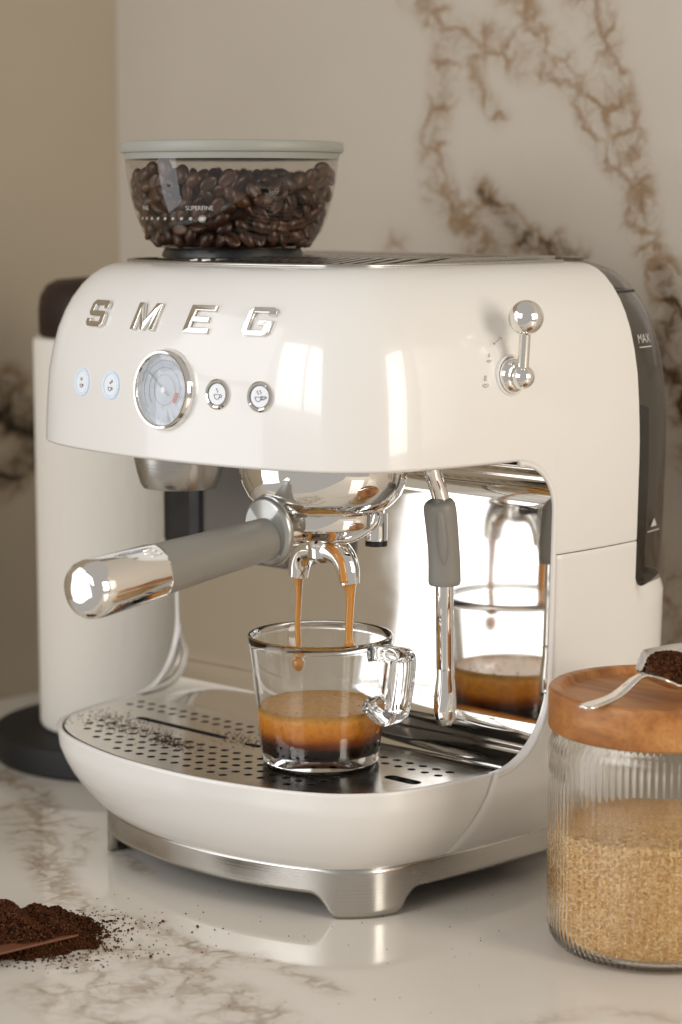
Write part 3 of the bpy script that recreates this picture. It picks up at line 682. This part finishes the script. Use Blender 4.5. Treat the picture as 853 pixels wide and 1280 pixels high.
def try_add(a, z, depth, dmin):
    r = hop_r(z) - .0045 - depth
    p = np.array([HX + r * cos(a), HY + r * sin(a), z + HZ])
    if len(pos) == 0 or np.min(np.linalg.norm(np.array(pos) - p, axis=1)) > dmin: pos.append(p); return True
    return False
LIM = 300; cnt = 0; bulk = []
for k in range(9000):
    a = A0 + rng.uniform(-1.75, 1.75); z = rng.uniform(.3775, .4215)
    if z > .4165 + .004 * sin(3 * a): continue
    if try_add(a, z, rng.uniform(0, .0018), .0068):
        nrm = Vector((cos(a), sin(a), .2 * rng.normal())).normalized()
        tang = Vector((-sin(a), cos(a), 0)); u = (tang * cos(th_ := rng.uniform(0, pi)) + Vector((0, 0, 1)) * sin(th_))
        zc = nrm if rng.random() < .55 else -nrm
        zc = (zc + Vector(rng.normal(0, .35, 3))).normalized(); xx = (u - zc * u.dot(zc)).normalized(); yy = zc.cross(xx)
        Mx = Matrix(((xx[0], yy[0], zc[0], pos[-1][0]), (xx[1], yy[1], zc[1], pos[-1][1]), (xx[2], yy[2], zc[2], pos[-1][2]), (0, 0, 0, 1)))
        if cnt < LIM:
            o = bpy.data.objects.new('coffee_bean', BM); o.matrix_world = Mx @ Matrix.Scale(rng.uniform(1.0, 1.22), 4); col.objects.link(o); cnt += 1
            tag(o, 'dark roasted coffee bean pressed against the clear wall of the hopper', 'coffee bean', 'coffee beans in the hopper')
for k in range(1500):                     # the beans behind them and on the far side
    if k < 800: a = A0 + pi + rng.uniform(-1.5, 1.5); z = rng.uniform(.3775, .418); r = hop_r(z) - .006 - rng.uniform(0, .002)
    else: a = rng.uniform(0, 2 * pi); z = rng.uniform(.378, .4165); r = (hop_r(z) - .0125) * sqrt(rng.uniform(.75 if z < .41 else 0, 1))
    p = np.array([HX + r * cos(a), HY + r * sin(a), z + HZ])
    if np.min(np.linalg.norm(np.array(pos) - p, axis=1)) < .0062: continue
    pos.append(p); e = Matrix.Rotation(rng.uniform(0, 6.28), 3, 'Z') @ Matrix.Rotation(rng.uniform(0, 6.28), 3, 'X') @ Matrix.Rotation(rng.uniform(0, 6.28), 3, 'Y')
    bulk.append(([e @ v + Vector(p) for v in bean_v], bean_f))
v, f = join(*bulk); bo = mesh('coffee_bean_mass', v, f, M_bean)
tag(bo, 'roasted coffee beans filling the inside of the hopper', 'coffee beans', kind='stuff')
v, f = lathe_data([(.040, .3735), (.044, .378), (.049, .39), (.052, .408), (0, .409)], 48, Matrix.Translation((HX, HY, HZ)))
bo2 = mesh('coffee_bean_core', v, f, M_bean, bo, merge=1e-7)

# ------------------------------------------------------------------ portafilter
pf = thing('portafilter', 'chrome portafilter with grey handle and double spout, locked under the brewing group', 'portafilter', (GX, GY, .2))
lathe('basket_ring', [(0, .2268), (.0338, .2268), (.0345, .2260), (.0345, .2195), (.0338, .2180), (.0300, .2172), (.0255, .2150), (.0205, .2112), (.0150, .2092), (0, .2085)], M_chrome, pf, 64, loc=(GX, GY, 0))
HA = Vector((GX, GY, .2185)); hd = Vector((-.004, -1, -.095)).normalized()
Mh = frame(HA, hd, (0, 0, 1))
lathe('neck', [(.0085, .026), (.0072, .034), (.0072, .044)], M_chrome, pf, 32, Mh)
# collar: oblong disc
prof = [(0, .0405), (.0168, .0405), (.0186, .0412), (.0192, .0425), (.0186, .0450), (.0168, .0465), (0, .0465)]
v, f = lathe_data(prof, 48, None); v = [tuple(Mh @ Vector((x * .92, y * 1.04 + .0040, z))) for x, y, z in v]; mesh('collar', v, f, M_collar, pf, merge=1e-7, auto=40)
lathe('handle', [(.0118, .0460), (.0121, .060), (.0130, .095), (.0141, .128), (.0142, .1285), (.0, .1286)], M_greyrub, pf, 48, Mh)
lathe('end_cap', [(.0140, .1284), (.0147, .1288), (.0149, .1300), (.0157, .1680), (.0156, .1720), (.0148, .1765), (.0130, .1795), (.0100, .1808), (.005, .1812), (0, .1812)], M_chrome, pf, 64, Mh, auto=70)
# a lug and the double spout
parts = [lathe_data([(.0108, .2095), (.0094, .2075), (.0092, .2030), (.0090, .1990)], 32, Matrix.Translation((GX, GY, 0)))]
for s in (-1, 1):
    pth = smooth_path([(GX + s * .000, GY, .2030), (GX + s * .0075, GY, .2035), (GX + s * .0140, GY, .2010), (GX + s * .0185, GY, .1945), (GX + s * .0202, GY, .1855)], 8)
    parts.append(tube_data(pth, list(np.interp(np.linspace(0, 1, len(pth)), [0, .4, .8, 1], [.0082, .0078, .0064, .0056])), 24))
v, f = join(*parts); mesh('double_spout', v, f, M_chrome, pf, merge=1e-7, auto=60)
lug = tube('lug', smooth_path([(GX + .012, GY - .006, .2105), (GX + .024, GY - .004, .2125), (GX + .033, GY + .004, .2195), (GX + .0345, GY + .006, .2255)], 6), .0028, M_chrome, pf, 14)
lathe('side_stop', [(.0062, .224), (.0062, .2100), (.0060, .2085), (0, .2085)], M_chrome, pf, 28, loc=(GX + .023, GY + .019, 0))
lathe('stop_pad', [(.0063, .2085), (.0063, .2055), (0, .2050)], M_black, pf, 28, loc=(GX + .023, GY + .019, 0))

# ------------------------------------------------------------------ glass cup, espresso, streams
CX_, CY_, CZ = .0589, .0504, ZP + .0004
cup = thing('glass_cup', 'clear glass espresso cup with squared handle standing on the perforated tray', 'cup', (CX_, CY_, CZ))
outp = [(0, .0012), (.026, .0010), (.0300, 0), (.0325, .0006), (.0336, .0022), (.0345, .010), (.0365, .030), (.0388, .050), (.0410, .068), (.0417, .0730), (.0413, .0740), (.0402, .0742), (.0393, .0734), (.0388, .068), (.0366, .050), (.0343, .030), (.0325, .012), (.0312, .0085), (.028, .0070), (0, .0066)]
lathe('cup_body', outp, M_glass, cup, 96, loc=(CX_, CY_, CZ), ends=False, auto=None)
ah = YAW - radians(40)                     # handle direction in plan
hv = Vector((cos(ah), sin(ah), 0)); ho = Vector((-sin(ah), cos(ah), 0)); cc = Vector((CX_, CY_, CZ))
hp = smooth_path([(.0400, .0680), (.0480, .0693), (.0580, .0690), (.0603, .0655), (.0590, .0520), (.0560, .0375), (.0520, .0330), (.0455, .0345), (.0375, .0400)], 6)
V = []
for i, (r, z) in enumerate(hp):
    a, b = np.array(hp[max(i - 1, 0)]), np.array(hp[min(i + 1, len(hp) - 1)]); t = (b - a) / np.linalg.norm(b - a); nn = np.array([-t[1], t[0]])
    for k in range(16):
        an = 2 * pi * k / 16; sx, sy = cos(an), sin(an); sc = 1 / max(abs(sx), abs(sy)) ** .9
        wd = sx * sc * .0070; th = sy * sc * .0040
        V.append(cc + hv * (r + nn[0] * th) + Vector((0, 0, z + nn[1] * th)) + ho * wd)
Fh = gridfaces(len(hp), 16, True) + [tuple(range(16))[::-1], tuple(range((len(hp) - 1) * 16, len(hp) * 16))]
mesh('cup_handle', V, Fh, M_glass, cup, merge=1e-7, auto=None)
zs = .0335
inner = lambda z: float(np.interp(z, [.0066, .0070, .0085, .012, .030, .050], [0.001, .028, .0312, .0325, .0343, .0366])) + .00025
lp = [(0, .0064), (.0275, .0068), (.0313, .0084), (inner(.012), .012), (inner(.02), .02), (inner(.028), .028), (inner(zs), zs), (inner(zs) - .0007, zs - .0006), (inner(zs) - .003, zs - .0010), (.020, zs - .0011), (0, zs - .0011)]
eo = lathe('espresso', lp, espresso(.0075, zs), n=96, loc=None, auto=None, ends=False); eo.location = (CX_, CY_, CZ)
tag(eo, 'fresh espresso with golden crema layered over dark coffee inside the glass cup', 'coffee')
bub = []
for k in range(40):
    a = rng.uniform(0, 6.28); r = .033 * sqrt(rng.uniform(.02, .98)); rad = rng.uniform(.0003, .0010)
    bub.append(lathe_data([(rad, 0), (rad * .8, rad * .4), (rad * .4, rad * .62), (0, rad * .7)], 10, Matrix.Translation((CX_ + r * cos(a), CY_ + r * sin(a), CZ + zs - .0011)), False))
v, f = join(*bub); bo = mesh('crema_bubbles', v, f, M_stream, merge=1e-7); tag(bo, 'tiny crema bubbles floating on the espresso', 'bubbles', kind='stuff')
def stream(x, z0, z1, r0, r1, rb, lab, grp=None):
    zz = np.linspace(z0, z1, 40); t = (z0 - zz) / (z0 - z1)
    rr = r1 + (r0 - r1) * np.exp(-t * 9); 
    if rb: rr = np.maximum(rr, rb * np.sqrt(np.maximum(0, 1 - ((t - .955) / .045) ** 2))); rr[-1] = .0003
    pth = [(x + .0004 * sin(7 * k), GY + .0002 * sin(5 * k), z) for k, z in zip(t, zz)]
    o = tube('coffee_stream', pth, list(rr), M_stream, None, 16); tag(o, lab, 'coffee stream'); return o
stream(GX - .0203, .1880, .1450, .0042, .0017, 0, 'thin espresso stream from the spout arm beside the portafilter handle')
stream(GX + .0200, .1865, .1490, .0046, .0022, .0033, 'thicker espresso stream ending in a bulb from the spout arm beside the steam wand')
o = mesh('coffee_drop', *lathe_data([(max(1e-9, .0036 * sin(a) * (1 - .18 * cos(a))), -.0042 * cos(a)) for a in np.linspace(0, pi, 16)] + [(.0012, .007), (.0008, .012)], 24, Matrix.Translation((GX - .0203, GY, .1345)), False), M_stream, merge=1e-7)
tag(o, 'espresso drop hanging in the glass cup below the thin stream', 'drop')
# coffee run down the outside of one spout arm
v, f = tube_data(smooth_path([(GX + .009, GY - .0058, .2065), (GX + .0150, GY - .0058, .2030), (GX + .0192, GY - .0050, .1970), (GX + .0208, GY - .0046, .1870)], 8), .0026, 12)
o = mesh('coffee_trickle', v, f, M_stream, merge=1e-7); tag(o, 'espresso trickle running down the outside of a spout arm', 'coffee trickle')

# ------------------------------------------------------------------ storage jar, sugar, spoon
JX, JY, JR = .2500, .1112, .0580
jar = thing('storage_jar', 'ribbed glass jar of brown sugar with wooden lid', 'jar', (JX, JY, 0))
nrib, seg = 96, 8; nseg = nrib * seg
oz = [(.40, .0030), (.70, .0012), (.86, .0014), (.93, .0032), (.975, .0075), (1., .0140), (1., .030), (1., .060), (1., .090), (1., .108), (.992, .1125), (.965, .1160), (.93, .1185), (.92, .1215)]
iz = [(.90, .1215), (.91, .1185), (.947, .1150), (.966, .1115), (.970, .090), (.970, .060), (.970, .030), (.968, .0150), (.945, .0085), (.87, .0050), (.6, .0042), (0.0001, .0042)]
V = []
for k, (r, z) in enumerate(oz + iz):
    for s_ in range(nseg):
        a = 2 * pi * s_ / nseg; rr = JR * r
        if k < len(oz) and .0032 <= z <= .1130: rr += .00042 * (abs(cos(nrib * a / 2)) - 1.0)
        V.append((JX + rr * cos(a), JY + rr * sin(a), z))
Fj = gridfaces(len(oz) + len(iz), nseg, True); Fj.append(tuple(range(nseg))[::-1])
mesh('jar_glass', V, Fj, M_jarglass, jar, merge=1e-7, auto=None)
lid = lathe('jar_lid', [(0, .1200), (.0570, .1200), (.0580, .1206), (.0584, .1216), (.0584, .1405), (.0580, .1417), (.0570, .1422), (.0528, .1422), (.0515, .1417), (.0505, .1398), (.0495, .1386), (.048, .1383), (0, .1383)], M_wood, jar, 96, loc=(JX, JY, 0), auto=50)
# sugar: solid fill plus loose crystals on its surface
zsug = lambda x, y: .0672 + .0020 * sin(40 * x + 1) + .0022 * cos(35 * y) - .0008 * sin(90 * (x + y))
V = []; ns = 72; sr = JR * .970 - .0006
prof = [(.85 * JR, .0058), (.935 * JR, .0095), (sr - .0004, .0160), (sr, .03), (sr, .05)]
for r, z in prof:
    for k in range(ns): a = 2 * pi * k / ns; V.append((JX + r * cos(a), JY + r * sin(a), z))
for rr in np.linspace(1, .02, 14):
    for k in range(ns): a = 2 * pi * k / ns; x, y = sr * rr * cos(a), sr * rr * sin(a); V.append((JX + x, JY + y, zsug(x, y)))
Fs = gridfaces(len(prof) + 14, ns, True) + [tuple(range(ns))[::-1]]
sug = mesh('brown_sugar', V, Fs, M_sugar); tag(sug, 'coarse golden brown sugar filling the lower half of the ribbed jar', 'sugar', kind='stuff')
CB = np.array([(x, y, z) for z in (-1, 1) for y in (-1, 1) for x in (-1, 1)], float) * .5
CF = [(0, 2, 3, 1), (4, 5, 7, 6), (0, 1, 5, 4), (2, 6, 7, 3), (0, 4, 6, 2), (1, 3, 7, 5)]
def crumbs(name, P, size, mat, parent=None, seed=1, flat=1.):
    g = np.random.default_rng(seed); P = np.asarray(P); n = len(P)
    q = g.normal(size=(n, 4)); q /= np.linalg.norm(q, axis=1)[:, None]; w_, x, y, z = q.T
    R3 = np.stack([1 - 2 * (y * y + z * z), 2 * (x * y - z * w_), 2 * (x * z + y * w_), 2 * (x * y + z * w_), 1 - 2 * (x * x + z * z), 2 * (y * z - x * w_), 2 * (x * z - y * w_), 2 * (y * z + x * w_), 1 - 2 * (x * x + y * y)], 1).reshape(n, 3, 3)
    s = np.asarray(size)[:, None] * g.uniform(.6, 1.25, (n, 3)) if hasattr(size, '__len__') else size * g.uniform(.55, 1.3, (n, 1)) * g.uniform(.7, 1.2, (n, 3))
    Vv = np.einsum('nij,nkj->nki', R3, CB[None] * s[:, None, :]) * np.array([1, 1, flat]) + P[:, None, :]
    Ff = (np.array(CF)[None] + (np.arange(n) * 8)[:, None, None]).reshape(-1, 4)
    me = bpy.data.meshes.new(name); me.vertices.add(n * 8); me.vertices.foreach_set('co', Vv.ravel()); me.loops.add(n * 24); me.loops.foreach_set('vertex_index', Ff.ravel())
    me.polygons.add(n * 6); me.polygons.foreach_set('loop_start', np.arange(n * 6) * 4); me.update(calc_edges=True); me.validate()
    me.materials.append(mat); o = bpy.data.objects.new(name, me); link(o, parent); return o
n = 17000; a = rng.uniform(0, 2 * pi, n); z = rng.uniform(.0065, .0665, n); r = np.interp(z, [.0058, .0095, .016, .03], [.85 * JR, .935 * JR, sr - .0004, sr])
P = [np.stack([JX + (r - .0001) * np.cos(a), JY + (r - .0001) * np.sin(a), z], 1)]
n = 7000; a = rng.uniform(0, 2 * pi, n); r = sr * np.sqrt(rng.uniform(0, 1, n)); x, y = r * np.cos(a), r * np.sin(a)
P.append(np.stack([JX + x, JY + y, .0672 + .0020 * np.sin(40 * x + 1) + .0022 * np.cos(35 * y) - .0008 * np.sin(90 * (x + y)) + .0003], 1))
crumbs('sugar_crystals', np.vstack(P), .00105, M_sugar, sug, 3)

sp = thing('teaspoon', 'silver teaspoon heaped with ground coffee lying across the wooden jar lid', 'spoon', (JX, JY, .142))
tip = at(728, 884, 2, .1432); neck = at(809, 848, 2, .1510)
d2 = (neck - tip); d2[2] = 0; Lh = np.linalg.norm(d2); d2 /= Lh; sd = np.array([-d2[1], d2[0], 0])
V = []; ts = np.linspace(0, 1, 56); LB = .044; Ltot = Lh + LB
for t in ts:
    s_ = t * Ltot; c = tip + d2 * s_
    if s_ < Lh:
        u = s_ / Lh; wdt = np.interp(u, [0, .04, .12, .45, .85, 1], [.0022, .0044, .0052, .0042, .0026, .0030]); dep = 0
        zc = .1434 + .0030 * u + .0075 * np.exp(-((u - .92) / .30) ** 2) ; cup_ = -.0004
    else:
        u = (s_ - Lh) / LB; wdt = .0148 * sqrt(max(0.0, 1 - ((u - .52) / .52) ** 2)) ** .8 + .0026 * max(0, 1 - u * 5); zc = np.interp(u, [0, .25, .6, 1], [.1530, .1520, .1515, .1525]); dep = .0095 * (max(0, sin(pi * min(1, max(0, u * .98 + .02)))) ** .7)
        cup_ = 0
    for k in range(9):
        b = (k - 4) / 4; V.append(c * [1, 1, 0] + sd * b * wdt + np.array([0, 0, zc - dep * (1 - b * b) + cup_ * (b * b) * 2 + (b * .0075 * min(1, u * 4) + .0030 * min(1, u * 4) if s_ > Lh else 0)]))
mesh('spoon_body', V, gridfaces(len(ts), 9), M_chrome, sp, solid=(.0012, 0), auto=None)
bc = tip + d2 * (Lh + LB * .55)
P = []
for k in range(2600):
    a = rng.uniform(0, 2 * pi); r = sqrt(rng.uniform(0, 1)); u = r * cos(a); v_ = r * sin(a)
    h = .0035 * (1 - r * r) * (1 + .3 * sin(5 * u + 2) * cos(4 * v_))
    P.append(bc * [1, 1, 0] + d2 * u * .0190 + sd * v_ * .0128 + np.array([0, 0, .1530 + v_ * .0065 + h * rng.uniform(.6, 1.1) + .0004]))
gs = crumbs('ground_coffee_heap', P, .0008, M_speck, None, 5); tag(gs, 'heap of ground coffee on the teaspoon', 'ground coffee', kind='stuff')
v, f = lathe_data([(1, 0), (.85, .30), (.55, .68), (.25, .9), (0, .95)], 32); v = [tuple(bc * [1, 1, 0] + d2 * x * .0180 + sd * y * .0120 + np.array([0, 0, .1526 + y * .0065 + z * .0032])) for x, y, z in v]
mesh('heap_core', v, f, M_slab2, gs, merge=1e-7)

# ------------------------------------------------------------------ ground coffee on the counter, buried slab, loose specks, specks on tray
def hpile(lat, dep):
    """height of the spilled heap; lat along camera right, dep along camera forward, metres from its centre"""
    an = math.atan2(dep / .036, lat / .054); k = 1 + .13 * sin(5 * an + 1) + .09 * sin(9 * an + 2) + .07 * sin(17 * an) + .05 * sin(29 * an + 1)
    e = ((lat / .054) ** 2 + (dep / .036) ** 2) * k
    return max(0, 1 - e) ** .6 * (.0150 + .0035 * sin(130 * lat + 1.) * cos(110 * dep) + .002 * sin(260 * lat + 190 * dep))
pc = at(0, 1172, 2, 0)
V = []; nu, nv_ = 90, 80
for j in range(nv_):
    for i in range(nu):
        la = -.085 + .150 * i / (nu - 1); de = -.05 + .1 * j / (nv_ - 1)
        h = hpile(la * (1 if la > 0 else .6), de + .05 * min(0, la) * .5 + .004 * sin(70 * la)) + .0006 * rng.normal() 
        V.append(pc + Rv * la + F0 * de + np.array([0, 0, h - .0007]))
gp_ = mesh('spilled_ground_coffee', V, gridfaces(nv_, nu), M_grounds); tag(gp_, 'dark ground coffee spilled in a heap on the marble counter', 'ground coffee', kind='stuff')
P = []
while len(P) < 9000:
    la = rng.normal(-.005, .036); de = rng.normal(0, .022); h = hpile(la * (1 if la > 0 else .6), de + .05 * min(0, la) * .5 + .004 * sin(70 * la))
    e = (la / .054) ** 2 + (de / .036) ** 2
    if h > .0004 and la > -.08: P.append(pc + Rv * la + F0 * de + np.array([0, 0, h + rng.uniform(-.0005, .0004)]))
crumbs('coffee_crumbs', P, .0009, M_speck, gp_, 8)
P, S_ = [], []
for k in range(520):
    a = rng.uniform(-1.5, 1.25); rr = 1.0 + rng.exponential(.20); la, de = .052 * rr * cos(a), .034 * rr * sin(a)
    if rng.random() < .25: la += rng.exponential(.02)
    sz = rng.uniform(.0004, .0011) * (1.3 if rr < 1.15 else .8); P.append(pc + Rv * la + F0 * de + np.array([0, 0, sz * .35])); S_.append(sz)
for k in range(60):
    q = at(rng.uniform(120, 640), rng.uniform(1110, 1270), 2, 0); P.append(q + np.array([0, 0, .0001])); S_.append(rng.uniform(.0003, .0006))
sc_ = crumbs('loose_coffee_specks', P, np.array(S_), M_speck, None, 9); tag(sc_, 'loose coffee specks scattered over the counter around the heap', 'coffee specks', kind='stuff')
P, S_ = [], []
for kk in range(1040):
    k = kk // 2
    cx = rng.normal(*( (150, 30) if k < 260 else (215, 16) if k < 420 else (300, 22))); cyy = (903 if k < 260 else 927 if k < 420 else 924) + (cx - (150 if k < 260 else 215 if k < 420 else 300)) * .22 + rng.normal(0, 7 if k < 260 else 4)
    q = at(cx, cyy, 2, ZP + .0002)
    if abs(q[0] - X0) > hmax(q[1]) - .006 or q[1] < front_y(q[0] - X0, .08) + .004 or q[1] > .09: continue
    P.append(q); S_.append(rng.uniform(.0003, .0008))
st = crumbs('tray_coffee_specks', P, np.array(S_), M_speck, None, 10, .35); tag(st, 'coffee grounds sprinkled on the perforated steel tray', 'coffee grounds', kind='stuff')
# thin brown slab half buried in the heap
pA = at(99, 1171, 2, .0065); pB = at(-70, 1211, 2, .0065); pC = at(-70, 1185, 2, .0010); pD = at(86, 1157, 2, .0010)
V = [tuple(q + np.array([0, 0, dz])) for dz in (0, .0016) for q in (pA, pB, pC, pD)]
slab = mesh('chocolate_slab', V, [(3, 2, 1, 0), (4, 5, 6, 7), (0, 1, 5, 4), (1, 2, 6, 5), (2, 3, 7, 6), (3, 0, 4, 7)], M_slab, smooth=False, bevel=.0008)
slab.name = 'brown_slab'; tag(slab, 'thin reddish brown slab half buried in the spilled ground coffee', 'slab')

# ------------------------------------------------------------------ paper roll on its stand
RX, RY = -.2806, .2014
stand = thing('towel_holder', 'black round stand with dark wood cap holding the white paper roll', 'towel holder', (RX, RY, 0))
lathe('base', [(0, .0003), (.0955, .0003), (.0968, .002), (.0968, .0180), (.0955, .0205), (.0930, .0212), (0, .0212)], M_blackbase, stand, 96, loc=(RX, RY, 0))
lathe('post', [(.006, .0212), (.006, .312), (0, .312)], M_post, stand, 24, loc=(RX, RY, 0))
lathe('cap', [(0, .3035), (.0575, .3035), (.0588, .306), (.0590, .322), (.0575, .332), (.0530, .3395), (.0460, .3430), (.030, .3445), (0, .3445)], M_cap, stand, 72, loc=(RX, RY, 0))
roll = lathe('paper_roll', [(.020, .0216), (.0590, .0216), (.0618, .0230), (.0628, .0260), (.0630, .2990), (.0624, .3018), (.0605, .3030), (.020, .3030), (.020, .0216)], M_paper, None, 96, loc=None, ends=False)
roll.location = (RX, RY, 0); tag(roll, 'tall white paper towel roll standing on the black round base', 'paper roll')
